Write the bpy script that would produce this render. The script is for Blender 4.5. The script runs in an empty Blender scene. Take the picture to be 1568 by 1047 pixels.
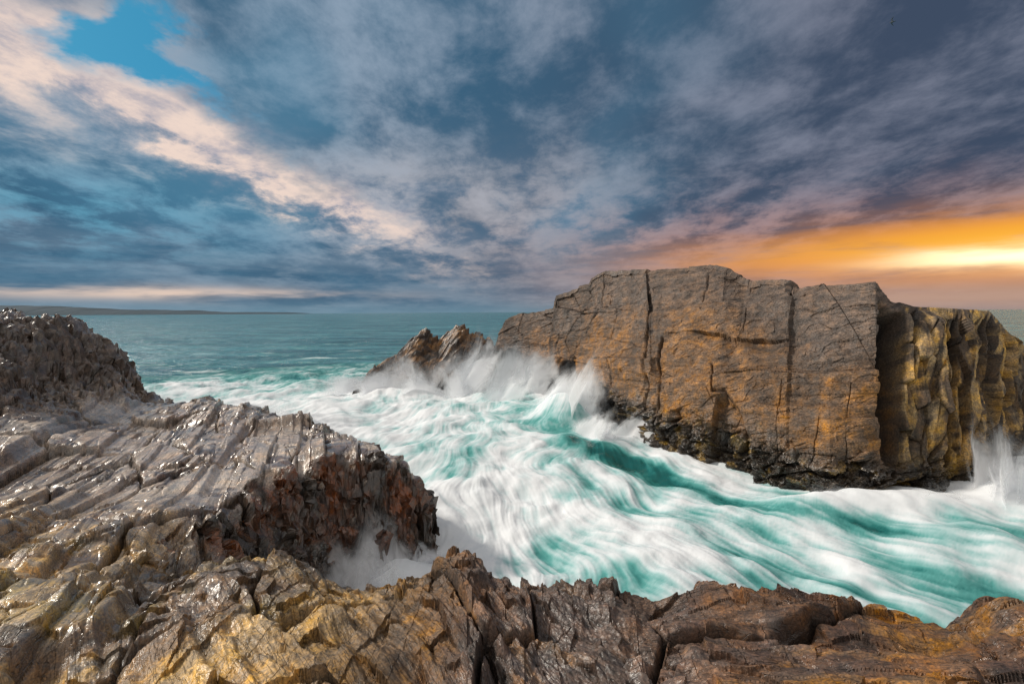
import bpy, math, numpy as np
from mathutils import Vector
rng = np.random.default_rng(7)
scene = bpy.context.scene
EYE = 5.0

# ------------------------------------------------------------------ noise
def _h(ix, iy, iz, seed):
    h = (ix.astype(np.int64)*374761393 + iy.astype(np.int64)*668265263 + iz.astype(np.int64)*2147483647 + seed*974634777) & 0xFFFFFFFF
    h = ((h ^ (h >> 13))*1274126177) & 0xFFFFFFFF
    h = ((h ^ (h >> 16))*2246822519) & 0xFFFFFFFF
    h = h ^ (h >> 15)
    return (h & 0xFFFFFF)/float(0xFFFFFF)
def vn2(x, y, seed=0):
    ix = np.floor(x); iy = np.floor(y); fx = x-ix; fy = y-iy
    ix = ix.astype(np.int64); iy = iy.astype(np.int64); z = np.zeros_like(ix)
    fx = fx*fx*fx*(fx*(fx*6-15)+10); fy = fy*fy*fy*(fy*(fy*6-15)+10)
    a = _h(ix, iy, z, seed); b = _h(ix+1, iy, z, seed); c = _h(ix, iy+1, z, seed); d = _h(ix+1, iy+1, z, seed)
    return (a+(b-a)*fx)*(1-fy)+(c+(d-c)*fx)*fy - .5
def vn3(x, y, z, seed=0):
    iz = np.floor(z); fz = z-iz; fz = fz*fz*(3-2*fz)
    def layer(k):
        ix = np.floor(x); iy = np.floor(y); fx = x-ix; fy = y-iy
        ix = ix.astype(np.int64); iy = iy.astype(np.int64); kk = (iz+k).astype(np.int64)
        fx = fx*fx*(3-2*fx); fy = fy*fy*(3-2*fy)
        a = _h(ix, iy, kk, seed); b = _h(ix+1, iy, kk, seed); c = _h(ix, iy+1, kk, seed); d = _h(ix+1, iy+1, kk, seed)
        return (a+(b-a)*fx)*(1-fy)+(c+(d-c)*fx)*fy
    return layer(0)*(1-fz)+layer(1)*fz-.5
def fbm2(x, y, o=4, seed=0, g=.5):
    s = 0; a = 1
    for i in range(o):
        s = s+a*vn2(x*0.8-y*0.6, x*0.6+y*0.8, seed+i); x, y = (x*.8-y*.6)*2.03+7.1, (x*.6+y*.8)*2.03+3.7; a *= g
    return s
def fbm3(x, y, z, o=4, seed=0, g=.5):
    s = 0; a = 1
    for i in range(o):
        s = s+a*vn3(x, y, z, seed+i); x, y, z = (x*.8-y*.6)*2.03+3.1, (x*.6+y*.8)*2.03+1.7, z*2.03+5.3; a *= g
    return s
def cells(x, y, seed=0):
    ix = np.floor(x).astype(np.int64); iy = np.floor(y).astype(np.int64); z = np.zeros_like(ix)
    f1 = np.full(x.shape, 9.); f2 = f1.copy(); hid = np.zeros(x.shape); rx = hid.copy(); ry = hid.copy()
    for di in (-1, 0, 1):
        for dj in (-1, 0, 1):
            cx = ix+di; cy = iy+dj
            px = cx+.1+.8*_h(cx, cy, z, seed); py = cy+.1+.8*_h(cx, cy, z+1, seed)
            dx = x-px; dy = y-py; d = np.sqrt(dx*dx+dy*dy); m = d < f1
            f2 = np.where(m, f1, np.minimum(f2, d)); hid = np.where(m, _h(cx, cy, z+2, seed), hid)
            rx = np.where(m, dx, rx); ry = np.where(m, dy, ry); f1 = np.where(m, d, f1)
    return f1, f2, hid, rx, ry
def blocks(x, y, amp, tilt, crack, seed, w=.06):
    f1, f2, h, rx, ry = cells(x, y, seed)
    ra = np.modf(h*97.3)[0]-.5; rb = np.modf(h*53.7)[0]-.5
    c = np.exp(-((f2-f1)/w)**2)
    return amp*(h-.5)+tilt*(rx*ra+ry*rb)*2 - crack*c, c, h
def sst(a, b, x):
    t = np.clip((x-a)/(b-a), 0, 1); return t*t*(3-2*t)
def terraces(a, b, levels, seed, lap=5., soft=.9):
    """tilted bedding slabs: strips across a, broken into lengths along b"""
    s = 0; J = 0
    for k, (sp, amp) in enumerate(levels):
        ph = a/sp+1.1*fbm2(b/sp*.08, a/sp*.08, 2, seed+k*11)
        c = np.floor(ph); fr = ph-c
        lp = lap*(1+k)
        def hh(c):
            q = b/(sp*lp)+7.3*_h(c.astype(np.int64), np.zeros(c.shape, np.int64), np.zeros(c.shape, np.int64), seed+k+50)
            cb = np.floor(q); fb = q-cb
            z0 = np.zeros(c.shape, np.int64); ci = c.astype(np.int64); bi = cb.astype(np.int64)
            r0 = _h(ci, bi, z0, seed+k); r1 = _h(ci, bi+1, z0, seed+k)
            return r0+(r1-r0)*sst(.94, 1, fb)
        r0 = hh(c); r1 = hh(c+1)
        r = r0+(r1-r0)*sst(soft, 1.0, fr)
        mid = (1+soft)/2
        j = np.exp(-((fr-mid)/(.4*(1-soft)))**2)
        s = s+amp*(1.3*(r-.5)+.45*(fr*(1-sst(soft, 1, fr))-.4)*(.3+r0))-amp*.35*j*r0
        J = np.maximum(J, j*r0*(.9 if k < 2 else .5))
    return s, J
def mix(a, b, t):
    t = t[..., None]; return np.asarray(a)*(1-t)+np.asarray(b)*t

# ------------------------------------------------------------------ mesh helpers
def grid_mesh(name, P, mat, attrs=None, closed=False, keep=None, smooth=True):
    nr, nc = P.shape[:2]
    idx = np.arange(nr*nc).reshape(nr, nc)
    if closed: idx = np.concatenate([idx, idx[:, :1]], 1)
    q = np.stack([idx[:-1, :-1], idx[:-1, 1:], idx[1:, 1:], idx[1:, :-1]], -1).reshape(-1, 4)
    if keep is not None:
        kf = keep.reshape(-1); q = q[kf[q].any(1)]
    me = bpy.data.meshes.new(name)
    V = P.reshape(-1, 3)
    used = np.zeros(len(V), bool); used[q.ravel()] = True
    remap = np.cumsum(used)-1; V2 = V[used]; q = remap[q]
    me.vertices.add(len(V2)); me.vertices.foreach_set('co', V2.astype(np.float32).ravel())
    me.loops.add(q.size); me.loops.foreach_set('vertex_index', q.astype(np.int32).ravel())
    me.polygons.add(len(q)); me.polygons.foreach_set('loop_start', np.arange(0, q.size, 4, dtype=np.int32))
    me.polygons.foreach_set('loop_total', np.full(len(q), 4, np.int32))
    me.polygons.foreach_set('use_smooth', np.full(len(q), smooth, bool))
    me.update(calc_edges=True)
    for k, A in (attrs or {}).items():
        at = me.attributes.new(k, 'FLOAT_COLOR', 'POINT')
        at.data.foreach_set('color', A.reshape(-1, 4)[used].astype(np.float32).ravel())
    me.materials.append(mat)
    ob = bpy.data.objects.new(name, me); scene.collection.objects.link(ob)
    return ob
def normals(P):
    du = np.gradient(P, axis=1); dv = np.gradient(P, axis=0)
    n = np.cross(du, dv); return n/(np.sqrt((n*n).sum(-1, keepdims=True))+1e-12)

# ------------------------------------------------------------------ node helper
class NT:
    def __init__(s, tree): s.t = tree; s.n = tree.nodes; s.l = tree.links
    def new(s, typ, **kw):
        n = s.n.new(typ)
        for k, v in kw.items(): setattr(n, k, v)
        return n
    def put(s, sock, v):
        if isinstance(v, bpy.types.NodeSocket): s.l.new(v, sock)
        else: sock.default_value = v
    def m(s, op, a, b=0.0, c=0.0, clamp=False):
        n = s.new('ShaderNodeMath', operation=op, use_clamp=clamp)
        s.put(n.inputs[0], a); s.put(n.inputs[1], b); s.put(n.inputs[2], c); return n.outputs[0]
    def mixc(s, f, a, b, bt='MIX'):
        n = s.new('ShaderNodeMix', data_type='RGBA', blend_type=bt)
        s.put(n.inputs[0], f)
        for i, v in ((6, a), (7, b)):
            s.put(n.inputs[i], v if isinstance(v, bpy.types.NodeSocket) else (*v, 1) if len(v) == 3 else v)
        return n.outputs[2]
    def noise(s, vec, scale, detail=5, rough=.55, dist=0, lac=2.0):
        n = s.new('ShaderNodeTexNoise'); s.put(n.inputs['Vector'], vec)
        n.inputs['Scale'].default_value = scale; n.inputs['Detail'].default_value = detail
        n.inputs['Roughness'].default_value = rough; n.inputs['Distortion'].default_value = dist
        n.inputs['Lacunarity'].default_value = lac
        return n.outputs[0]
    def vor(s, vec, scale, feat='DISTANCE_TO_EDGE'):
        n = s.new('ShaderNodeTexVoronoi', feature=feat); s.put(n.inputs['Vector'], vec); n.inputs['Scale'].default_value = scale
        return n.outputs['Distance']
    def ss(s, x, a, b, lo=0., hi=1.):
        n = s.new('ShaderNodeMapRange', interpolation_type='SMOOTHSTEP'); s.put(n.inputs[0], x)
        n.inputs[1].default_value = a; n.inputs[2].default_value = b; n.inputs[3].default_value = lo; n.inputs[4].default_value = hi
        return n.outputs[0]
    def comb(s, x, y, z):
        n = s.new('ShaderNodeCombineXYZ'); s.put(n.inputs[0], x); s.put(n.inputs[1], y); s.put(n.inputs[2], z); return n.outputs[0]
    def mapv(s, vec, rot=(0, 0, 0), scale=(1, 1, 1), loc=(0, 0, 0)):
        n = s.new('ShaderNodeMapping'); s.put(n.inputs[0], vec)
        n.inputs[1].default_value = loc; n.inputs[2].default_value = rot; n.inputs[3].default_value = scale; return n.outputs[0]
def srgb(r, g, b):
    f = lambda c: c/255/12.92 if c/255 <= .04045 else ((c/255+.055)/1.055)**2.4
    return (f(r), f(g), f(b))

# ------------------------------------------------------------------ materials
def rock_mat(name, bump=.5, fine=22, strike=(3, 1, 1), bdist=.04, vscale=1.0, crack=.7, poolf=0.0, lines=.8, vor=True):
    m = bpy.data.materials.new(name); m.use_nodes = True; N = NT(m.node_tree)
    b = N.n['Principled BSDF']
    at = N.new('ShaderNodeAttribute', attribute_name='Col')
    geo = N.new('ShaderNodeNewGeometry'); pos = geo.outputs['Position']
    sa = N.new('ShaderNodeAttribute', attribute_name='Strike')
    st = N.mapv(sa.outputs['Vector'], scale=strike)
    n1 = N.noise(pos, fine*.25, 4, .65); n2 = N.noise(pos, fine*2, 3, .7); n3 = N.noise(st, 2.2, 5, .66, .3)
    n4 = N.noise(st, 4.5, 2, .5, .1)
    ln = N.m('MULTIPLY', N.ss(N.m('ABSOLUTE', N.m('SUBTRACT', n4, .5)), .0, .022, 1., 0.), N.ss(n1, .74, .48))
    ckl = N.m('MULTIPLY', ln, lines)
    if vor:
        wv = N.new('ShaderNodeVectorMath', operation='MULTIPLY_ADD')
        N.put(wv.inputs[0], N.comb(n1, n3, n1)); wv.inputs[1].default_value = (.6, .6, .6); N.put(wv.inputs[2], N.mapv(sa.outputs['Vector'], scale=(strike[0]*.45, strike[1]*.9, strike[2]*.4)))
        v1 = N.vor(wv.outputs[0], vscale)
        ckl = N.m('MAXIMUM', N.m('MULTIPLY', N.ss(v1, .0, .03, 1., 0.), N.ss(n1, .42, .62)), ckl)
    k = N.m('MULTIPLY', N.m('MULTIPLY', N.ss(n1, .3, .7, .66, 1.34), N.ss(n3, .32, .68, .62, 1.34)), N.ss(n2, .3, .72, .60, 1.40))
    k = N.m('MULTIPLY', k, N.m('SUBTRACT', 1.0, N.m('MULTIPLY', ckl, crack)))
    hs = N.new('ShaderNodeHueSaturation'); N.put(hs.inputs['Color'], at.outputs['Color']); N.put(hs.inputs['Value'], k)
    N.put(hs.inputs['Saturation'], N.ss(n1, .25, .75, .75, 1.25))
    N.l.new(hs.outputs[0], b.inputs['Base Color'])
    wetv = at.outputs['Alpha']
    wn0 = N.noise(pos, fine*.1, 3, .6)
    wn = N.m('MULTIPLY', wetv, N.ss(wn0, .32, .52, .35, 1))
    pool = N.m('MULTIPLY', N.m('MULTIPLY', N.ss(wn0, .42, .52), wetv), poolf)
    rg = N.m('ADD', N.m('MULTIPLY', wn, -.38), N.m('ADD', .72, N.m('MULTIPLY', n2, .15)))
    N.put(b.inputs['Roughness'], rg)
    N.put(b.inputs['Coat Weight'], N.m('MULTIPLY', wn, 1.0, clamp=True)); b.inputs['Coat IOR'].default_value = 1.65+.1*poolf
    N.put(b.inputs['Coat Roughness'], N.m('SUBTRACT', N.ss(n2, .3, .7, .17, .34), N.m('MULTIPLY', pool, .08)))
    bp = N.new('ShaderNodeBump'); bp.inputs['Distance'].default_value = bdist
    N.put(bp.inputs['Strength'], N.m('MULTIPLY', bump, N.m('SUBTRACT', 1.0, N.m('MULTIPLY', pool, .65))))
    hh = N.m('ADD', N.m('ADD', N.m('MULTIPLY', n3, .8), N.m('MULTIPLY', ckl, -.5)), N.m('ADD', N.m('MULTIPLY', n2, .45), N.m('MULTIPLY', n1, .6)))
    N.put(bp.inputs['Height'], hh); N.l.new(bp.outputs[0], b.inputs['Normal']); N.l.new(bp.outputs[0], b.inputs['Coat Normal'])
    return m

def sea_mat():
    m = bpy.data.materials.new('sea_water'); m.use_nodes = True; N = NT(m.node_tree); b = N.n['Principled BSDF']
    at = N.new('ShaderNodeAttribute', attribute_name='Foam')
    sx = N.new('ShaderNodeSeparateColor'); N.l.new(at.outputs['Color'], sx.inputs[0])
    foam, far = sx.outputs[0], sx.outputs[1]
    geo = N.new('ShaderNodeNewGeometry'); pos = geo.outputs['Position']
    fn = N.noise(N.mapv(pos, rot=(0, 0, -.4), scale=(1.2, .5, 1)), 1.2, 5, .6, .5)
    fo = N.m('ADD', foam, N.m('MULTIPLY', N.m('SUBTRACT', fn, .5), .22), clamp=True)
    wcn = N.noise(N.mapv(pos, scale=(.22, 1.0, 1)), .5, 7, .7)
    wc = N.m('MULTIPLY', N.ss(N.m('ADD', wcn, N.m('MULTIPLY', sx.outputs[2], .11)), .60, .76, 0, .9), N.ss(sx.outputs[2], 0, .15))
    fo = N.m('MAXIMUM', fo, wc)
    cr = N.new('ShaderNodeValToRGB'); N.put(cr.inputs[0], fo)
    e = cr.color_ramp.elements
    e[0].position = 0; e[0].color = (.006, .085, .08, 1); e[1].position = 1; e[1].color = (.84, .86, .88, 1)
    for p, c in ((.18, (.02, .17, .16)), (.40, (.11, .36, .34)), (.58, (.34, .55, .55)), (.78, (.64, .73, .75))):
        x = e.new(p); x.color = (*c, 1)
    vary = N.noise(N.mapv(pos, scale=(.03, .20, 1)), 1.0, 7, .68)
    farc = N.mixc(N.ss(vary, .40, .62), (.012, .115, .15), (.085, .29, .33))
    col = N.mixc(N.m('MULTIPLY', far, N.m('SUBTRACT', 1.0, fo)), cr.outputs[0], farc)
    N.l.new(col, b.inputs['Base Color'])
    N.put(b.inputs['Roughness'], N.ss(fo, 0, .7, .22, .9))
    b.inputs['IOR'].default_value = 1.33
    N.put(b.inputs['Specular IOR Level'], N.ss(fo, 0, .7, .5, .1))
    bp = N.new('ShaderNodeBump'); bp.inputs['Distance'].default_value = .5
    w1 = N.noise(N.mapv(pos, scale=(.5, 1.2, 1)), 1.3, 4, .62, .3); w2 = N.noise(N.mapv(pos, scale=(.10, .40, 1)), 1.0, 5, .6)
    N.put(bp.inputs['Height'], N.m('ADD', w1, N.m('MULTIPLY', w2, 3.5))); N.put(bp.inputs['Strength'], N.m('ADD', N.m('MULTIPLY', far, .94), .06))
    N.l.new(bp.outputs[0], b.inputs['Normal'])
    return m

# ------------------------------------------------------------------ shore rocks (height field of points from image coordinates at assumed depths, metres)
edge = [(-2.48,4.5,2.62),(-1.92,4.4,2.52),(-1.35,4.2,2.43),(-1.02,4.1,2.46),(-.79,4.1,2.6),(-.55,4.1,2.78),(-.29,4.1,2.76),(.03,3.9,2.70),
        (.47,3.8,2.72),(.93,3.7,2.78),(1.12,3.6,2.68),(1.39,3.65,2.78),(1.86,3.65,2.77),(2.24,3.5,2.71),(2.65,3.45,2.75),(3.15,3.35,2.66),
        (3.50,3.4,2.84),(3.75,3.2,2.71),(4.6,3.1,2.6),(6,2.8,2.5),(8,2,2.5)]
pts = list(edge)
for (x, y, z) in edge[1:]:
    pts += [(x, y-.2, z+.07), (x, y+.3, 1.5 if x > -1.1 else 1.7), (x+.05, y+.8, -.9 if x > -1.1 else .5), (x+.2, y+2.0, -1.6)]
for x in (-3.5, -2.2, -1, 0, 1, 2, 3, 4.5, 7):
    pts += [(x, 2.2, 3.1), (x, 1.3, 3.3), (x, 0, 3.5), (x, -3, 3.9), (x, -8, 4.2)]
pts += [(-.5,3.1,2.98),(.5,3.0,2.96),(1.5,2.9,2.93),(2.6,2.8,2.92),(-1.5,3.2,2.93),(-2.4,3.4,2.85)]
pts += [(-2.9,2.57,2.9),(-4.5,4,2.74),(-3.46,3.8,2.69),(-3.85,4.6,2.27),(-3.19,4.5,2.24),(-3.55,5.3,1.85),(-4.04,6.2,2.25),(-4.45,5.6,2.42),
        (-4.76,5,2.61),(-4.19,7.4,2.2),(-4.0,8.1,2.18),(-3.63,8.9,2.26),(-2.76,9.2,2.0),(-1.98,9.6,1.63),(-1.76,9.5,1.08),
        (-1.8,9.35,.1),(-2.36,8.5,-.1),(-2.8,8.3,.15),(-3.2,7.9,.5),(-3.62,7.2,1.0),(-3.75,6.4,1.5),(-3.9,5.5,1.9),
        (-3.45,8.45,1.3),(-2.65,8.9,1.2),(-1.95,9.35,.9),(-3.95,7.15,1.7),(-3.85,7.7,1.7),(-3.9,9.2,2.26),(-2.9,9.6,1.98),(-2.15,10.0,1.58),(-4.4,8.3,2.2),(-4.5,7.6,2.2),
        (-2.5,6,.5),(-1.5,7,-1),(-1.5,6,-1),(-2.8,5.2,1.4),(-1.9,5.4,.3),(-2.2,7.3,-.4),(-1.2,8.3,-1.2),(-3.1,6.4,.7)]
pts += [(-11.7,15,2.3),(-9.8,15,2.3),(-7.78,14.5,2.08),(-5.48,13,1.92),(-3.64,11.3,1.75),(-5.9,8.5,2.28),(-7.1,8.5,2.28),(-8,8.2,2.36),(-6.06,11,2.08),
        (-7.9,7,2.36),(-6.5,5.8,2.45),(-5.2,7,2.3),(-8.2,12,2.25),(-4.7,10.5,2.0)]
pts += [(-13,17,-1),(-10,16.2,-1),(-7.7,15.5,-1),(-5.2,14.0,-1),(-3.0,12.2,-1),(-1.4,10.6,-1.2),(-1.1,9.4,-1.2)]
pts += [(-12.4,11,4.75),(-12.6,12,4.8),(-12.6,13,4.62),(-12.4,14,4.45),(-12.55,14.5,4.05),(-12.4,15,3.2),(-12.3,15.2,2.7),(-12.1,14.8,2.5),
        (-12.15,13.9,3.9),(-11.75,14.0,2.8),(-11.4,14,2.35),(-11.2,13.2,2.45),(-11.8,13.0,3.6),
        (-10.5,12.5,2.35),(-11.3,11.5,2.95),(-12.1,12.3,3.9),(-10.7,9.5,3.25),(-11.6,10.3,4.0),(-9.3,8.3,2.78),(-10.3,10.5,2.6)]
pts += [(-14.5,14,4.3),(-18,14,4.2),(-14.5,16.5,2.0),(-14.5,18.5,-1),(-20,20,-1),(-20,10,4.6),(-15,9,4.6),(-16,5,4.3),(-10,0,4),(-12,-5,4.5),(-7,2.5,3.2),(-5,1,3.4),(-10,5,3.1),(-25,15,-1),(-25,0,5)]
pts += [(x, y, -1.6) for x, y in ((3,7),(6,6.5),(10,5.5),(3,10),(0,14),(-3,18),(10,12),(0,25),(-10,25),(15,8),(12,3.5),(0,10),(18,14),(-20,30),(5,18),(15,25),(14,-3))]
C = np.array(pts)
def rbf(C):
    d = np.sqrt(((C[:, None, :2]-C[None, :, :2])**2).sum(-1)); n = len(C)
    A = np.zeros((n+3, n+3)); A[:n, :n] = d - np.eye(n)*.004
    A[:n, n:] = np.c_[np.ones(n), C[:, :2]]; A[n:, :n] = A[:n, n:].T
    return np.linalg.solve(A, np.r_[C[:, 2], 0, 0, 0])
Wt = rbf(C)
def base_h(x, y):
    s = Wt[-3]+Wt[-2]*x+Wt[-1]*y
    for i in range(len(C)): s = s+Wt[i]*np.sqrt((x-C[i, 0])**2+(y-C[i, 1])**2+.002)
    return s
be = np.unique(np.concatenate([np.linspace(-56, 53, 1000), np.linspace(-120, -56, 50), np.linspace(53, 110, 40)]))
rr = np.concatenate([np.exp(np.linspace(math.log(.15), math.log(2.2), 50))[:-1], np.exp(np.linspace(math.log(2.2), math.log(4.8), 330))[:-1], np.exp(np.linspace(math.log(4.8), math.log(26), 480))])
B, R = np.meshgrid(np.radians(be), rr)
X = R*np.sin(B); Y = R*np.cos(B)
Z0 = base_h(X, Y)
g0 = np.hypot(np.gradient(Z0, axis=0)/(np.gradient(R, axis=0)+1e-9), np.gradient(Z0, axis=1)/(R*np.gradient(B, axis=1)+1e-9))
stp0 = sst(.35, .9, g0)
wa = .24*np.clip((R-3)/8, .15, 1)*(.15+.85*stp0)
cw = blocks(X/.8, Y/.8, 1, .6, 0, 333)[0]; cw2 = blocks(X/.7+5, Y/.7, 1, .6, 0, 334)[0]
cw3 = blocks(X/.3, Y/.3, 1, .6, 0, 335)[0]; cw4 = blocks(X/.3+5, Y/.3, 1, .6, 0, 336)[0]
wn_ = sst(5.2, 4.4, Y)*sst(-3, -2, X)
wx = X+wa*(cw*.9+cw3*.5)*(1-.3*wn_); wy = Y+wa*(cw2*.9+cw4*.5)+wn_*.10*(blocks(X/.35, Y/3+1, 1, .8, 0, 337)[0]+.5*blocks(X/.13, Y/3+1, 1, .8, 0, 338)[0])
Z = base_h(wx, wy)
left = sst(-2.2, -3.2, X-0.15*(Y-4))
left = np.maximum(left, sst(4.6, 5.4, Y))
left = sst(.3, .7, left+.25*fbm2(X*1.5, Y*1.5, 3, 41))
th = math.radians(114)
al = X*math.cos(th)+Y*math.sin(th); ac = X*math.sin(th)-Y*math.cos(th)
hiA = sst(2.7, 3.4, Z)*sst(7, 8, Y)
rough = sst(6.6, 5.2, Y)*sst(-1.5, -3, X)
tL, jL = terraces(ac, al, [(1.5, .20), (.55, .12)], 5, 3.5)
tL2, jL2 = terraces(ac, al, [(.21, .05)], 8, 6, .8)
b1, k1, id1 = blocks(ac/1.1+.1*fbm2(X, Y, 2, 3), al/2.4, .08, .16, .10, 11, .03)
b2, k2, id2 = blocks(ac/.36+.1*fbm2(X*2, Y*2, 2, 4), al/.9, .025, .05, .02, 12, .05)
b6, k6, id6 = blocks(ac/.5, al/.9, .25, .35, .08, 14, .06)
b8, k8, id8 = blocks(ac/.16+.2*fbm2(X*3, Y*3, 2, 6), al/.25, .05, .10, .02, 16, .08)
patch = sst(-.05, .3, fbm2(X*.6, Y*.6, 3, 15))
dL = tL*(1+.2*rough+.4*hiA)+tL2*(.35+.9*patch+.5*hiA)+b1+b2*(.5+patch+.6*rough+hiA)+b6*(hiA*.8+rough*.25)+b8*(hiA+.45*rough+.2*patch)
ang = math.radians(-50)*(1-sst(-.6, 1.2, X))+math.radians(-10)*sst(-.6, 1.2, X)
al2 = X*np.cos(ang)+Y*np.sin(ang); ac2 = -X*np.sin(ang)+Y*np.cos(ang)+.05*fbm2(X*.9, Y*.9, 2, 44)
tR, jR = terraces(ac2, al2, [(.40, .085)], 21, 7, .75)
tR2, jR2 = terraces(ac2, al2, [(.15, .036)], 28, 9, .55)
b3, k3, id3 = blocks((ac2+.14*fbm2(X*1.6, Y*1.6, 4, 8))/.95, (al2+.15*fbm2(X*1.6+4, Y*1.6, 4, 9))/1.7, .08, .13, .12, 23, .035)
b4, k4, id4 = blocks(ac2/.20+.3*fbm2(X*3, Y*3, 3, 9), al2/.34+.2*fbm2(X*3, Y*3, 3, 10), .035, .06, .0, 24, .06)
rg_ = -np.abs(fbm2(ac2*7, al2*2.5, 4, 29, .6))
dR = tR+tR2+b3+b4+.05*rg_
D = dL*left+dR*(1-left)
kk = np.clip((np.maximum(k1, jL)*.9+np.maximum(k2*.3, jL2*.4)*patch)*left+(np.maximum(k3*.9, jR*.45))*(1-left), 0, 1)
near = np.clip(R/2.5, .2, 1)
D = D*near
above = sst(-1.2, .5, Z)
Zt = Z+D*above
P = np.stack([X, Y, Zt], -1)
nb = normals(np.stack([X, Y, Z], -1)); nb *= np.sign(nb[..., 2:3]+1e-6)
steep = 1-np.abs(nb[..., 2])
nx = fbm3(P[..., 0]*1.6, P[..., 1]*1.6, P[..., 2]*2.6, 5, 31, .6)
nv = blocks((al+ac*.3)/.5, P[..., 2]/.9, .5, .6, .3, 35, .06)[0]+.4*blocks((al+ac*.3)/.18, P[..., 2]/.25, .5, .6, .1, 36, .06)[0]
P = P+nb*((nx*.18*sst(.05, .4, steep)+nv*.30*sst(.2, .6, steep))*np.clip(R/7, .12, 1)*sst(4.2, 5.2, Y))[..., None]
f1 = fbm2(X*.8, Y*.8, 5, 51); f2 = fbm2(X*3, Y*3, 5, 52); f3 = fbm2(ac*3, al*.5, 4, 53)
idt = .74+.52*np.where(left > .5, id1*.5+id2*.5, id3*.5+id4*.5)
colL = mix((.36, .26, .195), (.57, .455, .36), sst(-.4, .4, f1+f3*.6))  # pale cream includes the sky reflection on wet slabs, put into the albedo
colL = mix(colL, (.12, .072, .05), sst(.10, .42, f2+f3*.6))
colL = mix(colL, (.10, .072, .062), hiA*.75)
gold = sst(7.4, 4.4, Y)*sst(-.6, -2.6, X)
colG = mix((.56, .36, .14), (.22, .13, .065), sst(-.28, .3, f1+f2*.7))
colL = mix(colL, colG, gold*.85)
colR = mix((.19, .095, .045), (.085, .047, .032), sst(-.35, .3, f2+f1*.6))
colR = mix(colR, (.36, .175, .045), sst(.16, .5, fbm2(al2*1.2, ac2*6, 4, 60))*.8)
cgr = sst(2.2, .6, X)*sst(-.9, .2, X)
colR = mix(colR, (.125, .09, .075), cgr*.55)
colR = mix(colR, colG*.9, sst(-.2, -1.8, X))
blot = sst(.14, .3, fbm2(X*1.8+3, Y*1.8, 5, 58, .6))
col = mix(colL, colR, 1-left)*idt[..., None]
col = mix(col, (.06, .04, .028), blot*np.maximum(gold, .5*(1-left))*.65)
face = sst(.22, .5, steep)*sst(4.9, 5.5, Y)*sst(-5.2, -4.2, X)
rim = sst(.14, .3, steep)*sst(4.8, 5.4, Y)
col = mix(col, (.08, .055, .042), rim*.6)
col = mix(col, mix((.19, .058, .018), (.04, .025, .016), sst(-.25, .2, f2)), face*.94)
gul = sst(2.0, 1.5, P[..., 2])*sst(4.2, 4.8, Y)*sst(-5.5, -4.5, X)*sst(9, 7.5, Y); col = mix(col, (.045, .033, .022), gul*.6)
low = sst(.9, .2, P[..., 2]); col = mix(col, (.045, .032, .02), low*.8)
col = mix(col, (.025, .018, .014), kk*.85)
lime = sst(.28, .6, fbm2(X*1.6+9, Y*1.6, 5, 66))*gold; col = mix(col, (.30, .22, .03), lime*.5)
wet = np.clip((.38+.7*left+.5*f1)*(1-.5*face)*(1-.4*hiA), 0, 1)
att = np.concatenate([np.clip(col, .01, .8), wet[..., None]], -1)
lm = left > .5
sk = np.stack([np.where(lm, ac, ac2), np.where(lm, al, al2), P[..., 2], X*0+1], -1)
keep = P[..., 2] > -1.1
rmatS = rock_mat('wet_bedded_rock', bump=.65, fine=26, strike=(6, .6, 2), bdist=.022, vscale=1.2, poolf=1.0)
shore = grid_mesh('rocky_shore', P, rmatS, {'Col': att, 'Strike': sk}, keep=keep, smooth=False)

# ------------------------------------------------------------------ big outcrop across the channel
ST = np.array([
 (0.0,-1.7,33.2,-1.5,33.8,1.6),(0.6,-1.2,32.4,-1.0,33.4,3.4),(1.0,-.5,31.6,-.43,33,4.35),(1.5,.8,30,.75,32,4.85),(2.0,2.2,28,2.6,30,5.2),
 (2.04,2.3,27.8,2.75,29.6,6.05),(2.5,3.2,25.5,4.6,27.8,6.62),(2.55,3.25,25.3,4.75,27.6,6.95),(3.0,4.2,21.6,5.46,27,7.4),(3.9,5.27,17.2,7.2,24.5,7.28),(3.95,5.3,17.1,7.3,24.4,7.12),
 (5.0,6.3,15.3,9.3,21.5,7.1),(5.35,6.6,14.9,9.6,20.6,6.9),(6.0,7.05,14.2,9.96,19.5,6.30),(7.0,7.85,13.1,10.7,17.5,6.12),(7.06,7.9,13.05,10.75,17.3,5.75),
 (8.0,8.44,12.1,11.1,16.2,5.82),(9.0,9.5,11.9,11.6,14.5,5.92),(9.3,9.9,11.9,12.2,14.6,5.3),(10.0,10.6,12,12.9,14.6,5.1),(11.0,12.24,11.9,15,15,4.98),(11.4,13.6,13.2,16.2,15.4,4.95),
 (12.0,15.3,14.3,17.0,15.8,4.5),(13.0,18.4,16.4,19.4,17.2,3.6),(14.0,23,18,24,20,3.0),(15.0,27,24,27,25,.5)])
ns = 1000
kn = np.sort(np.concatenate([np.linspace(0, 12.6, ns), np.linspace(12.65, 15, 50)]))
I = lambda c: np.interp(kn, ST[:, 0], ST[:, c])
bx, by, tx, ty, tz = [I(i) for i in range(1, 6)]
tf = np.linspace(-.2, 1, 440)
S, T = np.meshgrid(kn, tf)
gprof_x = [-.2, 0, .1, .17, .3, .6, .85, .97, 1.0]; gprof = [.0, .02, .06, .03, .10, .40, .75, .95, 1.0]
G = np.interp(T, gprof_x, gprof)
gv = np.interp(T, [-.2, 0, .5, .95, 1], [0, 0, .35, .85, 1])
sv = sst(8.6, 9.3, S)
G = G*(1-sv)+gv*sv
Xr = bx+(tx-bx)*G; Yr = by+(ty-by)*G; Zr = tz*T
offs = [(.25, .02), (.8, .0), (1.8, -.1), (3.2, -.35), (4.6, -1.0), (5.6, -3.2), (6.2, -7.0)]
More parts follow.
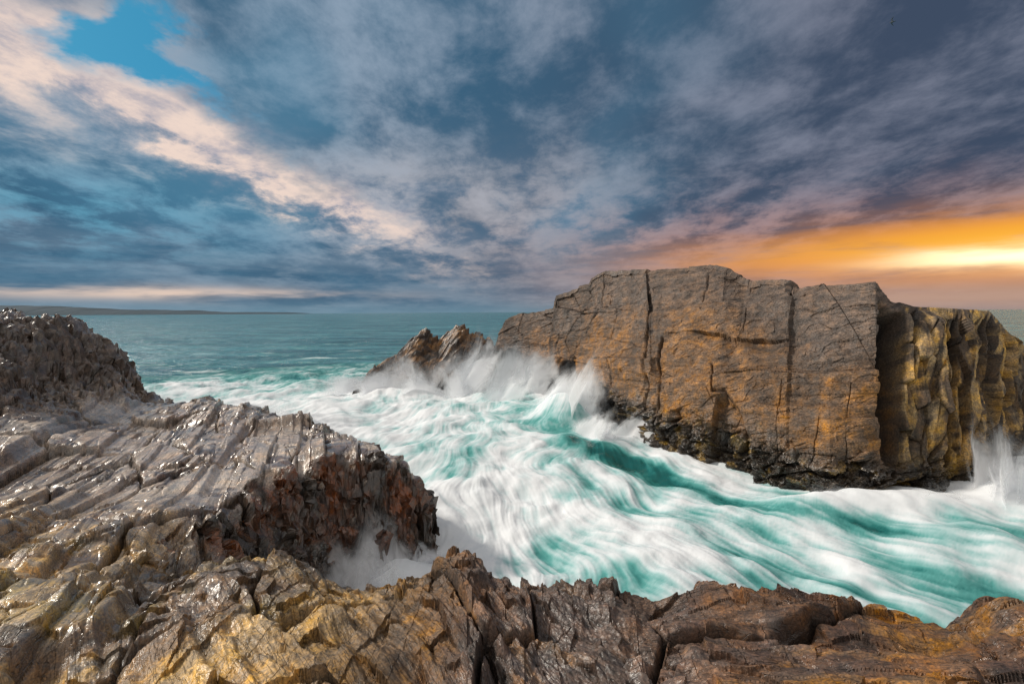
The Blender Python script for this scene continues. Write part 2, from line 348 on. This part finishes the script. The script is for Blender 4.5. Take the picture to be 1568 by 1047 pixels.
wid = np.interp(kn, [0, 1, 3, 12, 14, 15], [.15, .35, 1, 1.0, .8, .1])
rows = []
for i, (o, dz_) in enumerate(offs):
    zz = np.maximum(tz+dz_*np.clip(tz/5, .3, 1.2), -1.5)
    rows.append(np.stack([tx+.62*o*wid, ty+.78*o*wid, zz], -1))
Pr = np.concatenate([np.stack([Xr, Yr, Zr], -1), np.array(rows)], 0)
tt = np.concatenate([tf, 1+np.arange(1, len(offs)+1)*.03]); S, T = np.meshgrid(kn, tt)
N0 = normals(Pr)
cent = np.array([12., 22., 2.])
sgn = np.sign(((Pr-cent)*N0).sum(-1).mean()); N0 = N0*sgn
arc = np.concatenate([[0], np.cumsum(np.hypot(np.diff((bx+tx)/2), np.diff((by+ty)/2)))])
Aw = np.broadcast_to(arc, S.shape); Hh = Pr[..., 2]
disp = np.zeros(S.shape)
wS = S+.05*fbm2(Aw*.8, Hh*.8, 5, 5, .6); wH = T+.014*fbm2(Aw*1.2, Hh*1.2, 5, 6, .6)
def seg(poly, w):
    best = np.full(S.shape, 9.)
    for (s0, t0), (s1, t1) in zip(poly[:-1], poly[1:]):
        ax, ay = s0*2.2, t0*6.5; dx, dy = (s1-s0)*2.2, (t1-t0)*6.5
        px, py = wS*2.2-ax, wH*6.5-ay
        q = np.clip((px*dx+py*dy)/(dx*dx+dy*dy), 0, 1)
        best = np.minimum(best, np.hypot(px-q*dx, py-q*dy))
    return np.exp(-(best/w)**2)
crk = np.zeros(S.shape)
joints = [([(1.9,.93),(2.6,.74),(3.3,.70),(3.95,.70),(5.0,.755),(6.0,.82),(7.05,.90)], .04, .2),
 ([(3.93,1.02),(3.93,.72),(3.85,.45),(3.8,.2),(3.75,.05)], .035, .3),
 ([(4.2,.55),(4.1,.40),(4.05,.2),(4.0,.05)], .045, .3),
 ([(2.95,1.0),(2.9,.72),(2.6,.5),(2.4,.3)], .03, .12),
 ([(1.2,.6),(2.0,.55),(3.0,.5),(3.85,.47)], .025, .06),
 ([(5.0,1.0),(4.9,.76)], .03, .12),
 ([(5.2,.44),(5.25,.33),(5.6,.35),(6.0,.28),(6.25,.16)], .045, .22),
 ([(7.9,.40),(7.75,.3),(7.6,.12)], .02, .05),
 ([(2.3,.80),(2.15,.5),(2.1,.3)], .025, .08), ([(3.3,.7),(3.2,.45),(3.25,.2)], .022, .07), ([(1.5,1.0),(1.3,.6)], .025, .08),
 ([(6.1,.82),(6.05,.66)], .02, .06), ([(8.5,.5),(8.35,.3),(8.4,.1)], .02, .06), ([(6.9,.45),(6.8,.25),(6.85,.1)], .02, .05),
 ([(7.3,.86),(8.2,.83),(9.0,.86)], .025, .05)]
for poly, w_, dep in joints:
    g = seg(poly, w_)*np.clip(.75+1.2*fbm2(Aw*1.3, Hh*1.3, 3, 19), .1, 1.2); disp -= dep*g; crk = np.maximum(crk, g*min(1, dep/.14))
capline = np.interp(S, [0, 1.9, 2.6, 3.3, 3.95, 5, 6, 7.05, 7.1], [2, .93, .74, .70, .70, .755, .82, .90, 2])
disp -= .25*sst(-.004, .01, T-capline)*(T <= 1.0)
lt = .60+.035*(S-5)+.012*fbm2(Aw*1.5, Hh*0, 3, 9)
rec = sst(4.2, 4.35, wS)*sst(7.5, 6.6, wS)*sst(-.14, -.0, T-lt)*(T < lt); disp -= .20*rec*np.clip(.8+1.2*fbm2(Aw*.9, Hh*0, 2, 29), .2, 1.3)
slab = sst(9.03, 9.08, wS)*sst(9.52, 9.44, wS)*sst(.14, .2, T)*sst(.93, .88, T); disp -= .8*slab
archt = np.interp(S, [5.2, 5.35, 5.6, 6.0, 6.25, 6.3], [.0, .31, .35, .28, .16, .0])
alc = sst(.0, .03, archt-wH)*sst(5.2, 5.3, wS)*sst(6.35, 6.2, wS); disp -= .38*alc
colm = sst(9.42, 9.55, S)
bc, kc, idc = blocks(Aw/.8+.1*fbm2(Aw, Hh*.5, 3, 71), Hh/5.5, .6, .5, .3, 72, .05)
bd, kd, idd = blocks(Aw/.28, Hh/1.0+.3*Aw, .18, .25, .10, 73, .06)
disp += colm*(bc+bd)*sst(1.0, .86, T)
tb, jb = terraces(Hh-.10*Aw, Aw, [(.85, .11), (.30, .045)], 91, 6, .86)
be1, ke1, _ = blocks((Aw*.9+Hh*.25)/4.5, (Hh-.15*Aw)/3.2, .06, .16, .0, 81, .012)
be2, ke2, _ = blocks((Aw)/1.5+.2*fbm2(Aw, Hh, 2, 17), (Hh-.3*Aw)/.4, .012, .05, .0, 82, .03)
be3, ke3, ide3 = blocks(Aw/.35, (Hh-.3*Aw)/.12, .012, .026, .0, 89, .04)
faceM = 1-colm
disp += faceM*(be1+be2+be3+tb*sst(.2, .35, T))
rug = sst(.24, .10, T+.06*fbm2(Aw*.8, Hh, 3, 88))
r1, kr1, _ = blocks((Aw+Hh*1.2)/1.1, (Hh-.5*Aw)/.35, .25, .35, .08, 83, .06)
disp += rug*(r1*.8+.34*fbm3(Pr[..., 0]*2.5, Pr[..., 1]*2.5, Pr[..., 2]*3.5, 5, 84, .65))
disp += .26*fbm3(Pr[..., 0]*.45, Pr[..., 1]*.45, Pr[..., 2]*.45, 3, 85)+.06*fbm3(Pr[..., 0]*2.2, Pr[..., 1]*2.2, Pr[..., 2]*3.2, 5, 86, .6)
disp *= np.interp(S, [0, .6, 3], [.5, .7, 1])
disp = np.where(T > 1.0, disp*.5, disp)
Pr = Pr+N0*disp[..., None]
Pr[..., 2] += sst(.9, 1, T)*(.09*(blocks(Aw/.9, Aw*0+.5, 1, .6, 0, 90)[0]))*sst(9.4, 9, S)
f1 = fbm2(Aw*.45, Hh*.6, 5, 101); f2 = fbm2(Aw*1.6, (Hh-.3*Aw)*3.2, 5, 102, .6); f3 = fbm2(Aw*3.5, Hh*.35, 4, 103)
col = mix((.27, .145, .066), (.125, .077, .047), sst(-.35, .4, f1+f2*.8))
col = mix(col, (.145, .105, .082), sst(.50, .85, T+.14*f1)*.85)
col = mix(col, (.35, .168, .052), sst(.6, .2, T)*sst(-.2, .4, f1)*.75)
col = col*(.88+.24*ide3)[..., None]
col = mix(col, mix((.52, .33, .13), (.08, .054, .034), sst(-.22, .2, f3+.4*f2)), colm*.9)  # warm golden light on the columns is painted into their colour
dark = sst(.26, .08, T+.07*f1+.03*f3)
col = mix(col, mix((.03, .023, .015), (.26, .165, .04), sst(.14, .42, fbm2(Aw*2.5, Hh*3.5, 4, 104))), dark*.94)
stain = sst(.12, .45, fbm2(Aw*1.1, Hh*.22, 4, 106))*faceM; col = mix(col, (.06, .043, .033), stain*.55)
col = mix(col, (.025, .018, .015), np.clip(crk*.85+jb*.4*faceM+colm*(kc*.7+kd*.3), 0, .9))
col = mix(col, (.03, .023, .019), np.clip(slab*.85, 0, 1))  # shadow inside the slab recess, painted into the rock colour
wetb = np.clip(dark*.9+.10+.15*f1, 0, 1)
att = np.concatenate([np.clip(col, .01, .8), wetb[..., None]], -1)
sk = np.stack([Hh-.16*Aw, Aw+.2*Hh, Pr[..., 1]*.3, Hh*0+1], -1)
skc_ = np.stack([Aw, Hh*.5, Pr[..., 1]*.3, Hh*0+1], -1)
sk = sk*(1-colm[..., None])+skc_*colm[..., None]
rmatB = rock_mat('dry_sandstone', bump=.7, fine=10, strike=(3.2, .6, 1), bdist=.06, crack=.45, lines=.7, vor=False)
outcrop = grid_mesh('rock_outcrop', Pr, rmatB, {'Col': att, 'Strike': sk}, smooth=False)

# ------------------------------------------------------------------ jagged reef rock
gx = np.linspace(-12, -.5, 420); gy = np.linspace(28.4, 38, 280); GX, GY = np.meshgrid(gx, gy)
lean = (GY-33)*.25
rx = np.interp(GX+.12*fbm2(GX, GY*.5, 3, 5)+lean*.5, [-12,-10.8,-10.2,-9.4,-8.6,-7.8,-7.1,-6.7,-6.2,-5.7,-5.0,-4.5,-4.0,-3.5,-3.0,-2.5,-1.9,-1.2,-.5],
               [-1.5,-.6,1.0,1.5,1.7,3.0,3.9,3.85,3.2,3.3,3.9,4.4,4.0,3.6,3.6,3.3,2.8,1.8,0])
yc = 32.6+.3*np.sin(GX*2)
t1 = np.clip((yc-GY)/4.1, 0, 2); t2 = np.clip((GY-yc)/3.2, 0, 2)
py = np.maximum(1-t1**1.3*.95-t2**1.5, -.6)
GZ = np.where(rx > 0, rx*py, rx)
aS = GX*.9+GZ*-.55
tj, jj = terraces(aS, GY+.3*GX, [(.9, .32), (.35, .20), (.12, .07)], 111, 4)
GZ = GZ+(tj+blocks(aS/.8, (GY+GZ)/1.4, .22, .35, .15, 112)[0]+.12*fbm2(GX*2, GY*2, 5, 113, .6))*sst(-.5, .8, GZ)
GZ[[0, -1], :] = -1.5; GZ[:, [0, -1]] = -1.5
Pj = np.stack([GX+.14*GZ+.05, GY, GZ], -1)
fj = fbm2(GX*2, GY*2+GZ*2, 5, 115)
cj = mix((.32, .18, .085), (.07, .048, .036), sst(-.3, .35, fj+.1)); cj = mix(cj, (.035, .028, .02), sst(1.1, .4, GZ)); cj = mix(cj, (.03, .022, .018), jj*.8)
rmatJ = rock_mat('reef_rock', bump=.6, fine=8, strike=(3, .8, 1), bdist=.06, vscale=.8)
grid_mesh('jagged_sea_rock', Pj, rmatJ, {'Col': np.concatenate([cj, (.5+0*fj)[..., None]], -1), 'Strike': np.stack([aS, GY, GZ, GZ*0+1], -1)}, smooth=False)

# ------------------------------------------------------------------ sea
be = np.unique(np.concatenate([np.linspace(-56, 56, 900), np.linspace(56, 304, 90)[1:-1]]))
rr = np.concatenate([np.exp(np.linspace(math.log(4.2), math.log(60), 560)), np.exp(np.linspace(math.log(60), math.log(9000), 90))[1:]])
B, R = np.meshgrid(np.radians(be), rr); X = R*np.sin(B); Y = R*np.cos(B)
def flow(x, y):
    ax = .10+.085*np.clip(x+1.2, -3, 14)+.035*np.clip(14-y, 0, 8); ay = -np.ones_like(x)
    e = .5
    n = lambda a, b: fbm2(a*.26, b*.26, 2, 201)
    cx = (n(x, y+e)-n(x, y-e))/(2*e); cy = -(n(x+e, y)-n(x-e, y))/(2*e)
    g = 2.2*(.7+.7*sst(6, 0, x))
    vx = ax+g*cx; vy = ay+g*cy; m = np.hypot(vx, vy)+1e-6
    return vx/m, vy/m
act = R < 48
xa = X[act]; ya = Y[act]; ra = R[act]
acc = np.zeros_like(xa); accf = np.zeros_like(xa)
for sgn_ in (1, -1):
    x = xa.copy(); y = ya.copy(); steps = 10
    for i in range(steps):
        st = .045*np.clip(ra/9, .8, 2.6)
        vx, vy = flow(x, y); x = x+sgn_*vx*st; y = y+sgn_*vy*st
        wgt = .5+.5*math.cos(math.pi*(i+.5)/steps)
        acc += wgt*(vn2(x*1.3, y*1.3, 211)+.9*vn2(x*3.1, y*3.1, 212)); accf += wgt*(vn2(x*7, y*7, 213)+.8*vn2(x*15, y*15, 214)+.6*vn2(x*31, y*31, 215))
acc /= acc.std(); accf /= accf.std()
def blob(cx, cy, sx, sy, rot=0):
    c, s = math.cos(rot), math.sin(rot); dx = xa-cx; dy = ya-cy
    return np.exp(-((dx*c+dy*s)/sx)**2-((-dx*s+dy*c)/sy)**2)
wob = fbm2(xa*.6, ya*.6, 5, 219, .6)
cov = .84-.45*sst(28, 48, ya+.25*np.abs(xa))
cov += .22*fbm2(xa*.22, ya*.18, 3, 220)
for b_ in ((3.8, 15.6, 2.6, .8, -1.0, .65), (5.6, 12.8, 2.2, .7, -.95, .7), (8.0, 10.4, 1.8, .6, -.6, .55), (1.8, 18, 1.8, 1.0, -1.2, .4), (1.2, 9.6, 1.6, .5, -.9, .28),
           (8.6, 8.2, 2.4, .6, -.7, .5), (4.0, 10.6, 2.0, .35, -1.0, .35), (11.5, 9.5, 2.2, .6, -.4, .4), (-1.5, 24, 2, 2, 0, .15), (6.3, 8.0, 1.8, .4, -.9, .35), (2.8, 20.5, 1.2, 1.2, 0, .4), (7.3, 7.2, 2, .3, -.8, .3), (10, 9.4, 1.8, .3, -.5, .3), (-.5, 19, .9, 2, .3, .2), (2.2, 13.2, .6, 1.8, .6, .25)):
    cov -= b_[5]*blob(*b_[:5])
for b_ in ((.4, 12.5, 1.6, 2.0, 0, .14), (-1.2, 11, 1.3, 3, 0, .12), (-6, 30, 6, 2.2, 0, .3), (3.2, 23.5, 1.8, 2.5, 0, .38), (13, 11.5, 2.5, 1.5, 0, .38), (9.5, 11.3, 1.8, .5, 0, .42), (-9.5, 19, 4, 3, 0, .3), (-2.2, 8.4, .8, 1, 0, .5), (-1, 29, 3, 2, 0, .38), (5.5,14.6,2.5,.5,-1.0,.17), (-9, 26, 5, 4, 0, .14)):
    cov += b_[5]*blob(*b_[:5])
fo = cov+wob*.36+.10*acc+.08*accf
foam = np.zeros(X.shape); foam[act] = np.clip(fo, 0, 1)
h = .03*acc*np.clip(ra/10, .5, 1)+.008*accf+.5*fbm2(xa*.35, ya*.35, 4, 231)*np.clip(ra/10, .4, 1)
h += .45*np.exp(-((xa+6.5)/3)**2-((ya-28.2)/1.2)**2)+1.3*np.exp(-((xa-.2)/2.0)**2-((ya-28.2)/1.8)**2)+1.4*np.exp(-((xa-2.6)/1.2)**2-((ya-22.3)/2.2)**2)
h += .35*np.exp(-((xa-9.5)/3)**2-((ya-11.3)/.7)**2)+1.0*np.exp(-((xa-14)/1.6)**2-((ya-12.2)/1.2)**2)+.3*np.exp(-((xa+2.2)/.6)**2-((ya-8.5)/.7)**2)+.5*np.exp(-((xa+9.5)/3)**2-((ya-19)/2)**2)
Zs = .5*fbm2(X*.09, Y*.16, 3, 240)*sst(14, 40, R)*sst(600, 80, R); Zs[act] += h*sst(48, 40, ra)
far = sst(30, 52, R)
caps = sst(20, 34, R)*(.35+.65*sst(90, 35, R))*sst(500, 60, R)
A = np.stack([foam, far, caps, np.ones_like(far)], -1)
grid_mesh('sea', np.stack([X, Y, Zs], -1), sea_mat(), {'Foam': A}, closed=True)

# ------------------------------------------------------------------ spray
def spray_mat():
    m = bpy.data.materials.new('spray_foam'); m.use_nodes = True; N = NT(m.node_tree); N.n.remove(N.n['Principled BSDF'])
    at = N.new('ShaderNodeAttribute', attribute_name='UVA'); sx = N.new('ShaderNodeSeparateColor'); N.l.new(at.outputs['Color'], sx.inputs[0])
    u, v, sd = sx.outputs
    vec = N.comb(N.m('MULTIPLY', u, 4.), N.m('MULTIPLY', v, 1.8), N.m('MULTIPLY', sd, 40.))
    n = N.noise(vec, 1.5, 5, .62, .8)
    geo = N.new('ShaderNodeNewGeometry')
    n2 = N.noise(geo.outputs['Position'], 1.1, 3, .6)
    edge_ = N.m('MULTIPLY', N.ss(u, 0, .4), N.ss(u, 1., .6))
    dens = N.m('MULTIPLY', N.m('MULTIPLY', edge_, N.ss(v, 1.0, -.1)), N.ss(v, -.02, .1))
    a = N.m('MULTIPLY', N.ss(N.m('ADD', N.m('ADD', N.m('MULTIPLY', n, .85), N.m('MULTIPLY', n2, .4)), N.m('MULTIPLY', dens, .6)), .60, 1.05), .92)
    a = N.m('MULTIPLY', a, N.ss(dens, .0, .45))
    tr = N.new('ShaderNodeBsdfTransparent'); df = N.new('ShaderNodeBsdfDiffuse'); tl = N.new('ShaderNodeBsdfTranslucent')
    for q in (df, tl): q.inputs[0].default_value = (.92, .93, .95, 1)
    ad = N.new('ShaderNodeMixShader'); ad.inputs[0].default_value = .4; N.l.new(df.outputs[0], ad.inputs[1]); N.l.new(tl.outputs[0], ad.inputs[2])
    mx = N.new('ShaderNodeMixShader'); N.put(mx.inputs[0], a); N.l.new(tr.outputs[0], mx.inputs[1]); N.l.new(ad.outputs[0], mx.inputs[2])
    N.l.new(mx.outputs[0], N.n['Material Output'].inputs['Surface'])
    return m
smat = spray_mat()
spray_root = bpy.data.objects.new('sea_spray', None); scene.collection.objects.link(spray_root)
cnt = 0
def splash(cx, cy, z0, width, height, n, dirx=(1, 0), depth=1.0, lean=(0, 0)):
    global cnt
    L = math.hypot(*dirx); ux, uy = dirx[0]/L, dirx[1]/L
    for k in range(n):
        o = (k/(max(n-1, 1))-.5)*depth; jitter = rng.uniform(-.3, .3)*width
        a = rng.uniform(-.35, .35); vx, vy = ux*math.cos(a)-uy*math.sin(a), ux*math.sin(a)+uy*math.cos(a)
        U, V = np.meshgrid(np.linspace(0, 1, 26), np.linspace(0, 1, 22)); hh = height*rng.uniform(.5, 1.2); ww = width*rng.uniform(.6, 1.)
        ll = rng.uniform(-.35, .35)
        sp = (U-.5)*ww*(1+.5*V)+ll*V*hh
        bul = .25*ww*np.sin(U*np.pi)*(.4+V)+.25*fbm2(U*3+k*5, V*2, 2, k)
        x = cx+jitter+vx*sp-vy*(bul+o)+lean[0]*V*hh; y = cy+vy*sp+vx*(bul+o)+lean[1]*V*hh
        z = z0+hh*V*(.55+.45*np.sin(U*np.pi))+.2*hh*fbm2(U*4+k, V*2+k, 2, k+9)
        ob = grid_mesh('spray_sheet_%d' % cnt, np.stack([x, y, z], -1), smat, {'UVA': np.stack([U, V, U*0+rng.random(), U*0+1], -1)}); ob.parent = spray_root; cnt += 1
splash(-8.6, 28.2, -.1, 4.5, 1.8, 3, (1, .1), 1.0, (-.3, 0))
splash(-6.0, 27.8, -.1, 5, 3.0, 5, (1, 0), 1.2, (-.2, 0))
splash(-2.6, 27.6, -.1, 5, 4.4, 8, (1, -.2), 1.4, (.2, 0))
splash(.8, 25.6, -.1, 5, 4.0, 6, (1, -.4), 1.2, (.3, 0))
splash(2.7, 21.2, -.1, 4.4, 3.6, 7, (.6, -1), 1.4, (.2, 0))
splash(3.8, 18.0, -.2, 3.0, 1.6, 4, (.4, -1), .8, (.2, 0))
splash(12.4, 11.2, -.2, 2.4, 1.2, 3, (1, .3), .8, (.3, 0))
splash(13.0, 10.9, -.2, 2.4, 2.7, 9, (1, .4), 1.2, (.12, 0))
splash(-2.4, 7.9, -.1, 1.5, 1.4, 6, (1, .4), .8, (-.2, .1))
splash(-1.7, 8.9, -.1, 1.2, 1.0, 3, (.3, 1), .4, (0, 0))
splash(-11.0, 18.0, -.1, 5, 2.2, 4, (1, .2), 1.2, (-.1, 0))
splash(9.0, 11.0, -.3, 3, 1.1, 3, (1, 0), .5)
splash(11.0, 11.0, -.3, 3, 1.1, 3, (1, 0), .5)

# ------------------------------------------------------------------ distant headland
def simple_mat(name, c, r=.9):
    m = bpy.data.materials.new(name); m.use_nodes = True; N = NT(m.node_tree); b = N.n['Principled BSDF']
    g = N.new('ShaderNodeNewGeometry'); n = N.noise(g.outputs['Position'], .02, 6, .6)
    N.l.new(N.mixc(n, tuple(x*.6 for x in c), tuple(x*1.4 for x in c)), b.inputs['Base Color']); b.inputs['Roughness'].default_value = r
    return m
hx = np.linspace(-4200, -1500, 700); hy = np.linspace(2950, 3500, 16); HX, HY = np.meshgrid(hx, hy)
prof = np.interp(hx, [-4200, -3600, -3300, -3050, -2800, -2500, -2250, -2120, -1800, -1540, -1500], [78, 70, 66, 54, 40, 34, 30, 17, 14, 10, -2])
prof = prof+6*vn2(hx*.02, hx*0, 3)*np.clip(prof/20, .1, 1)+3.5*vn2(hx*.09, hx*0, 4)*np.clip(prof/25, .1, 1)
HZ = prof[None, :]*np.sin(np.clip((HY-2950)/550, 0, 1)*np.pi)**.5-1
grid_mesh('distant_headland', np.stack([HX, HY, HZ], -1), simple_mat('hazy_forest', (.02, .05, .075)))

# ------------------------------------------------------------------ gull
def gull(loc, yaw, bank):
    me = bpy.data.meshes.new('seagull')
    v = [(0, -.05, 0), (0, .16, .01), (0, .27, .03), (0, .34, .02), (0, -.22, 0), (0, -.33, .0),
         (.10, .05, .03), (.30, .10, .14), (.52, .0, .12), (.68, -.14, .06), (-.10, .05, .03), (-.30, .10, .14), (-.52, .0, .12), (-.68, -.14, .06)]
    e = [(0, 1), (1, 2), (2, 3), (0, 4), (4, 5), (0, 6), (6, 7), (7, 8), (8, 9), (0, 10), (10, 11), (11, 12), (12, 13)]
    rad = [(.075, .07), (.06, .06), (.045, .045), (.012, .012), (.045, .03), (.07, .01), (.075, .025), (.075, .014), (.05, .01), (.012, .005), (.075, .025), (.075, .014), (.05, .01), (.012, .005)]
    me.from_pydata(v, e, []); ob = bpy.data.objects.new('seagull', me); scene.collection.objects.link(ob)
    ob.modifiers.new('Skin', 'SKIN')
    for i, r in enumerate(rad):
        me.skin_vertices[0].data[i].radius = r
    me.skin_vertices[0].data[0].use_root = True
    ss_ = ob.modifiers.new('Sub', 'SUBSURF'); ss_.levels = 2; ss_.render_levels = 2
    me.materials.append(simple_mat('gull_plumage', (.12, .12, .13), .7))
    ob.location = loc; ob.rotation_euler = (0, bank, yaw)
gull((50.4, 60, 42.9), .9, .5)

# ------------------------------------------------------------------ sky
w = bpy.data.worlds.new('World'); scene.world = w; w.use_nodes = True; N = NT(w.node_tree)
bg = N.n['Background']
tc = N.new('ShaderNodeTexCoord'); D = tc.outputs['Generated']
sp = N.new('ShaderNodeSeparateXYZ'); N.l.new(D, sp.inputs[0]); dx, dy, dz = sp.outputs
az = N.m('ARCTAN2', dx, dy); el = N.m('ARCSINE', dz)
up = N.m('ADD', N.m('MAXIMUM', dz, 0.0), .22)
cx = N.m('DIVIDE', dx, up); cy = N.m('DIVIDE', dy, up)
cl = N.comb(cx, cy, 0.0)
n1 = N.noise(N.mapv(cl, rot=(0, 0, math.radians(35)), scale=(1.0, .8, 1)), 1.5, 7, .58, .2)
n2 = N.noise(N.mapv(cl, rot=(0, 0, math.radians(20)), scale=(1., .8, 1), loc=(4, 7, 2)), 4.2, 7, .64, .15)
n3 = N.noise(N.mapv(cl, loc=(9, 2, 5), rot=(0, 0, math.radians(50)), scale=(.8, .6, 1)), .9, 3, .5, .2)
n5 = N.noise(N.mapv(cl, loc=(1, 3, 8)), 3.2, 5, .62, .2)
azw = N.m('ADD', az, N.m('ADD', N.m('MULTIPLY', N.m('SUBTRACT', n5, .5), .36), N.m('MULTIPLY', N.m('SUBTRACT', n1, .5), .26)))
elw = N.m('ADD', el, N.m('ADD', N.m('MULTIPLY', N.m('SUBTRACT', n2, .5), .18), N.m('MULTIPLY', N.m('SUBTRACT', n1, .5), -.18)))
def gauss(ca, ce, sa, se, rot=0.0, A=None, E=None):
    a = N.m('SUBTRACT', A or az, ca); e = N.m('SUBTRACT', E or el, ce)
    if rot:
        c, s = math.cos(rot), math.sin(rot)
        a, e = N.m('ADD', N.m('MULTIPLY', a, c), N.m('MULTIPLY', e, s)), N.m('SUBTRACT', N.m('MULTIPLY', e, c), N.m('MULTIPLY', a, s))
    a = N.m('DIVIDE', a, sa); e = N.m('DIVIDE', e, se)
    r = N.m('ADD', N.m('MULTIPLY', a, a), N.m('MULTIPLY', e, e))
    return N.m('EXPONENT', N.m('MULTIPLY', r, -1.0))
mixn = N.m('ADD', N.m('MULTIPLY', n1, .5), N.m('MULTIPLY', n2, .5))
tcl = N.ss(mixn, .42, .62)
dark = N.mixc(N.ss(az, -.3, .7), srgb(58, 98, 126), srgb(62, 76, 98))
lite = N.mixc(N.ss(az, -.5, .7), srgb(140, 160, 180), srgb(120, 126, 144))
c = N.mixc(tcl, dark, lite)
blue = N.m('MULTIPLY', N.ss(n3, .46, .62), N.ss(az, .7, -.2)); c = N.mixc(N.m('MULTIPLY', blue, .5), c, srgb(80, 138, 168))
pk = N.m('MULTIPLY', gauss(.50, .15, .42, .07), N.ss(n2, .38, .6)); c = N.mixc(N.m('MULTIPLY', pk, .5), c, srgb(176, 140, 138))
lowb = N.m('MULTIPLY', N.ss(el, .20, .05), N.ss(az, .35, -.05))
sn = N.noise(N.comb(N.m('MULTIPLY', az, 3.0), N.m('MULTIPLY', el, 22.), 3.0), 1.3, 5, .58, .3)
c = N.mixc(N.m('MULTIPLY', lowb, .7), c, N.mixc(N.ss(sn, .36, .68), srgb(62, 98, 124), srgb(120, 140, 158)))
tl = gauss(-.78, .17, .3, .07); c = N.mixc(N.m('MULTIPLY', N.m('MULTIPLY', tl, .6), N.ss(n2, .4, .6)), c, srgb(90, 166, 194))
lit = N.m('ADD', N.m('MULTIPLY', gauss(-.86, .375, .17, .085, A=azw, E=elw), 1.35), N.m('ADD', N.m('MULTIPLY', gauss(-.62, .315, .16, .045, -.35, azw, elw), 1.2), N.m('MULTIPLY', gauss(-.38, .225, .20, .036, -.38, azw, elw), 1.0)))
lit = N.m('ADD', lit, N.m('MULTIPLY', gauss(-.12, .24, .35, .12, A=azw, E=elw), .25))
lit = N.m('MULTIPLY', lit, N.ss(mixn, .36, .58, .45, 1.05), clamp=True)
c = N.mixc(N.m('MULTIPLY', lit, .95), c, N.mixc(N.ss(n2, .38, .60), srgb(170, 168, 180), srgb(242, 218, 204)))
sky = N.new('ShaderNodeTexSky', sky_type='NISHITA'); sky.sun_disc = False
KEY_AZ = math.radians(286); KEY_EL = math.radians(36)  # bearing and height of the added cloud-bank key light
sky.sun_elevation = KEY_EL; sky.sun_rotation = KEY_AZ
skc = N.new('ShaderNodeVectorMath', operation='MULTIPLY'); N.l.new(sky.outputs[0], skc.inputs[0]); skc.inputs[1].default_value = (.03, .08, .09)
gap = N.m('ADD', gauss(-.70, .435, .08, .08, .5, azw, elw), N.m('MULTIPLY', gauss(-.58, .385, .09, .03, -.4, azw, elw), .6))
gap = N.ss(gap, .20, .8)
c = N.mixc(gap, c, N.mixc(.65, skc.outputs[0], srgb(44, 142, 184)))
stp = N.m('MULTIPLY', gauss(-.66, .036, .30, .012), N.ss(sn, .35, .6, .1, 1.)); c = N.mixc(N.m('MULTIPLY', stp, .9), c, srgb(232, 206, 188))
hz = N.ss(el, .035, .0); c = N.mixc(N.m('MULTIPLY', hz, .5), c, srgb(120, 150, 165))
gl = N.m('MULTIPLY', gauss(.86, .090, .50, .058), N.ss(sn, .28, .60, .4, 1.1)); c = N.mixc(N.m('MULTIPLY', gl, 1.25, clamp=True), c, srgb(238, 150, 58))
gw = gauss(.62, .05, .42, .06); c = N.mixc(N.m('MULTIPLY', gw, .4), c, srgb(200, 156, 132))
gy_ = N.m('MULTIPLY', gauss(.89, .104, .30, .024), N.ss(sn, .3, .55, .4, 1.)); c = N.mixc(gy_, c, srgb(255, 182, 58))
elh = N.m('ADD', el, N.m('MULTIPLY', N.m('SUBTRACT', sn, .5), .04))
hot = gauss(.84, .080, .14, .015, E=elh); c = N.mixc(hot, c, (1.7, 1.4, .85))
be_ = N.m('MULTIPLY', gauss(.75, .02, .45, .024), .85); c = N.mixc(N.m('MULTIPLY', be_, N.ss(sn, .3, .6, .6, 1.)), c, srgb(188, 154, 136))
back_fill = N.m('ADD', N.ss(dy, .2, -.6), N.ss(dz, .62, .95), clamp=True)  # unseen sky behind and overhead, brightened as added fill light
c = N.mixc(back_fill, c, N.mixc(tcl, (.42, .42, .42), (.80, .74, .67)))
N.l.new(c, bg.inputs[0]); bg.inputs[1].default_value = 1.0

sl = bpy.data.lights.new('cloud_key', 'SUN'); sl.energy = 3.2; sl.angle = math.radians(9); sl.color = (1, .92, .81)  # added key light for the bright left cloud bank; real sun is low right
so = bpy.data.objects.new('cloud_key', sl); scene.collection.objects.link(so)
d = Vector((math.sin(KEY_AZ)*math.cos(KEY_EL), math.cos(KEY_AZ)*math.cos(KEY_EL), math.sin(KEY_EL)))
so.rotation_euler = (-d).to_track_quat('-Z', 'Y').to_euler(); so.location = (0, 0, 30)

# ------------------------------------------------------------------ camera
cam = bpy.data.cameras.new('camera'); co = bpy.data.objects.new('camera', cam); scene.collection.objects.link(co)
cam.lens = 16; cam.sensor_width = 36; cam.shift_y = -.0293; cam.clip_start = .05; cam.clip_end = 30000
co.location = (0, 0, EYE); co.rotation_euler = (math.radians(90), math.radians(.33), 0)
scene.camera = co
scene.view_settings.view_transform = 'Standard'; scene.view_settings.look = 'None'; scene.view_settings.exposure = 0
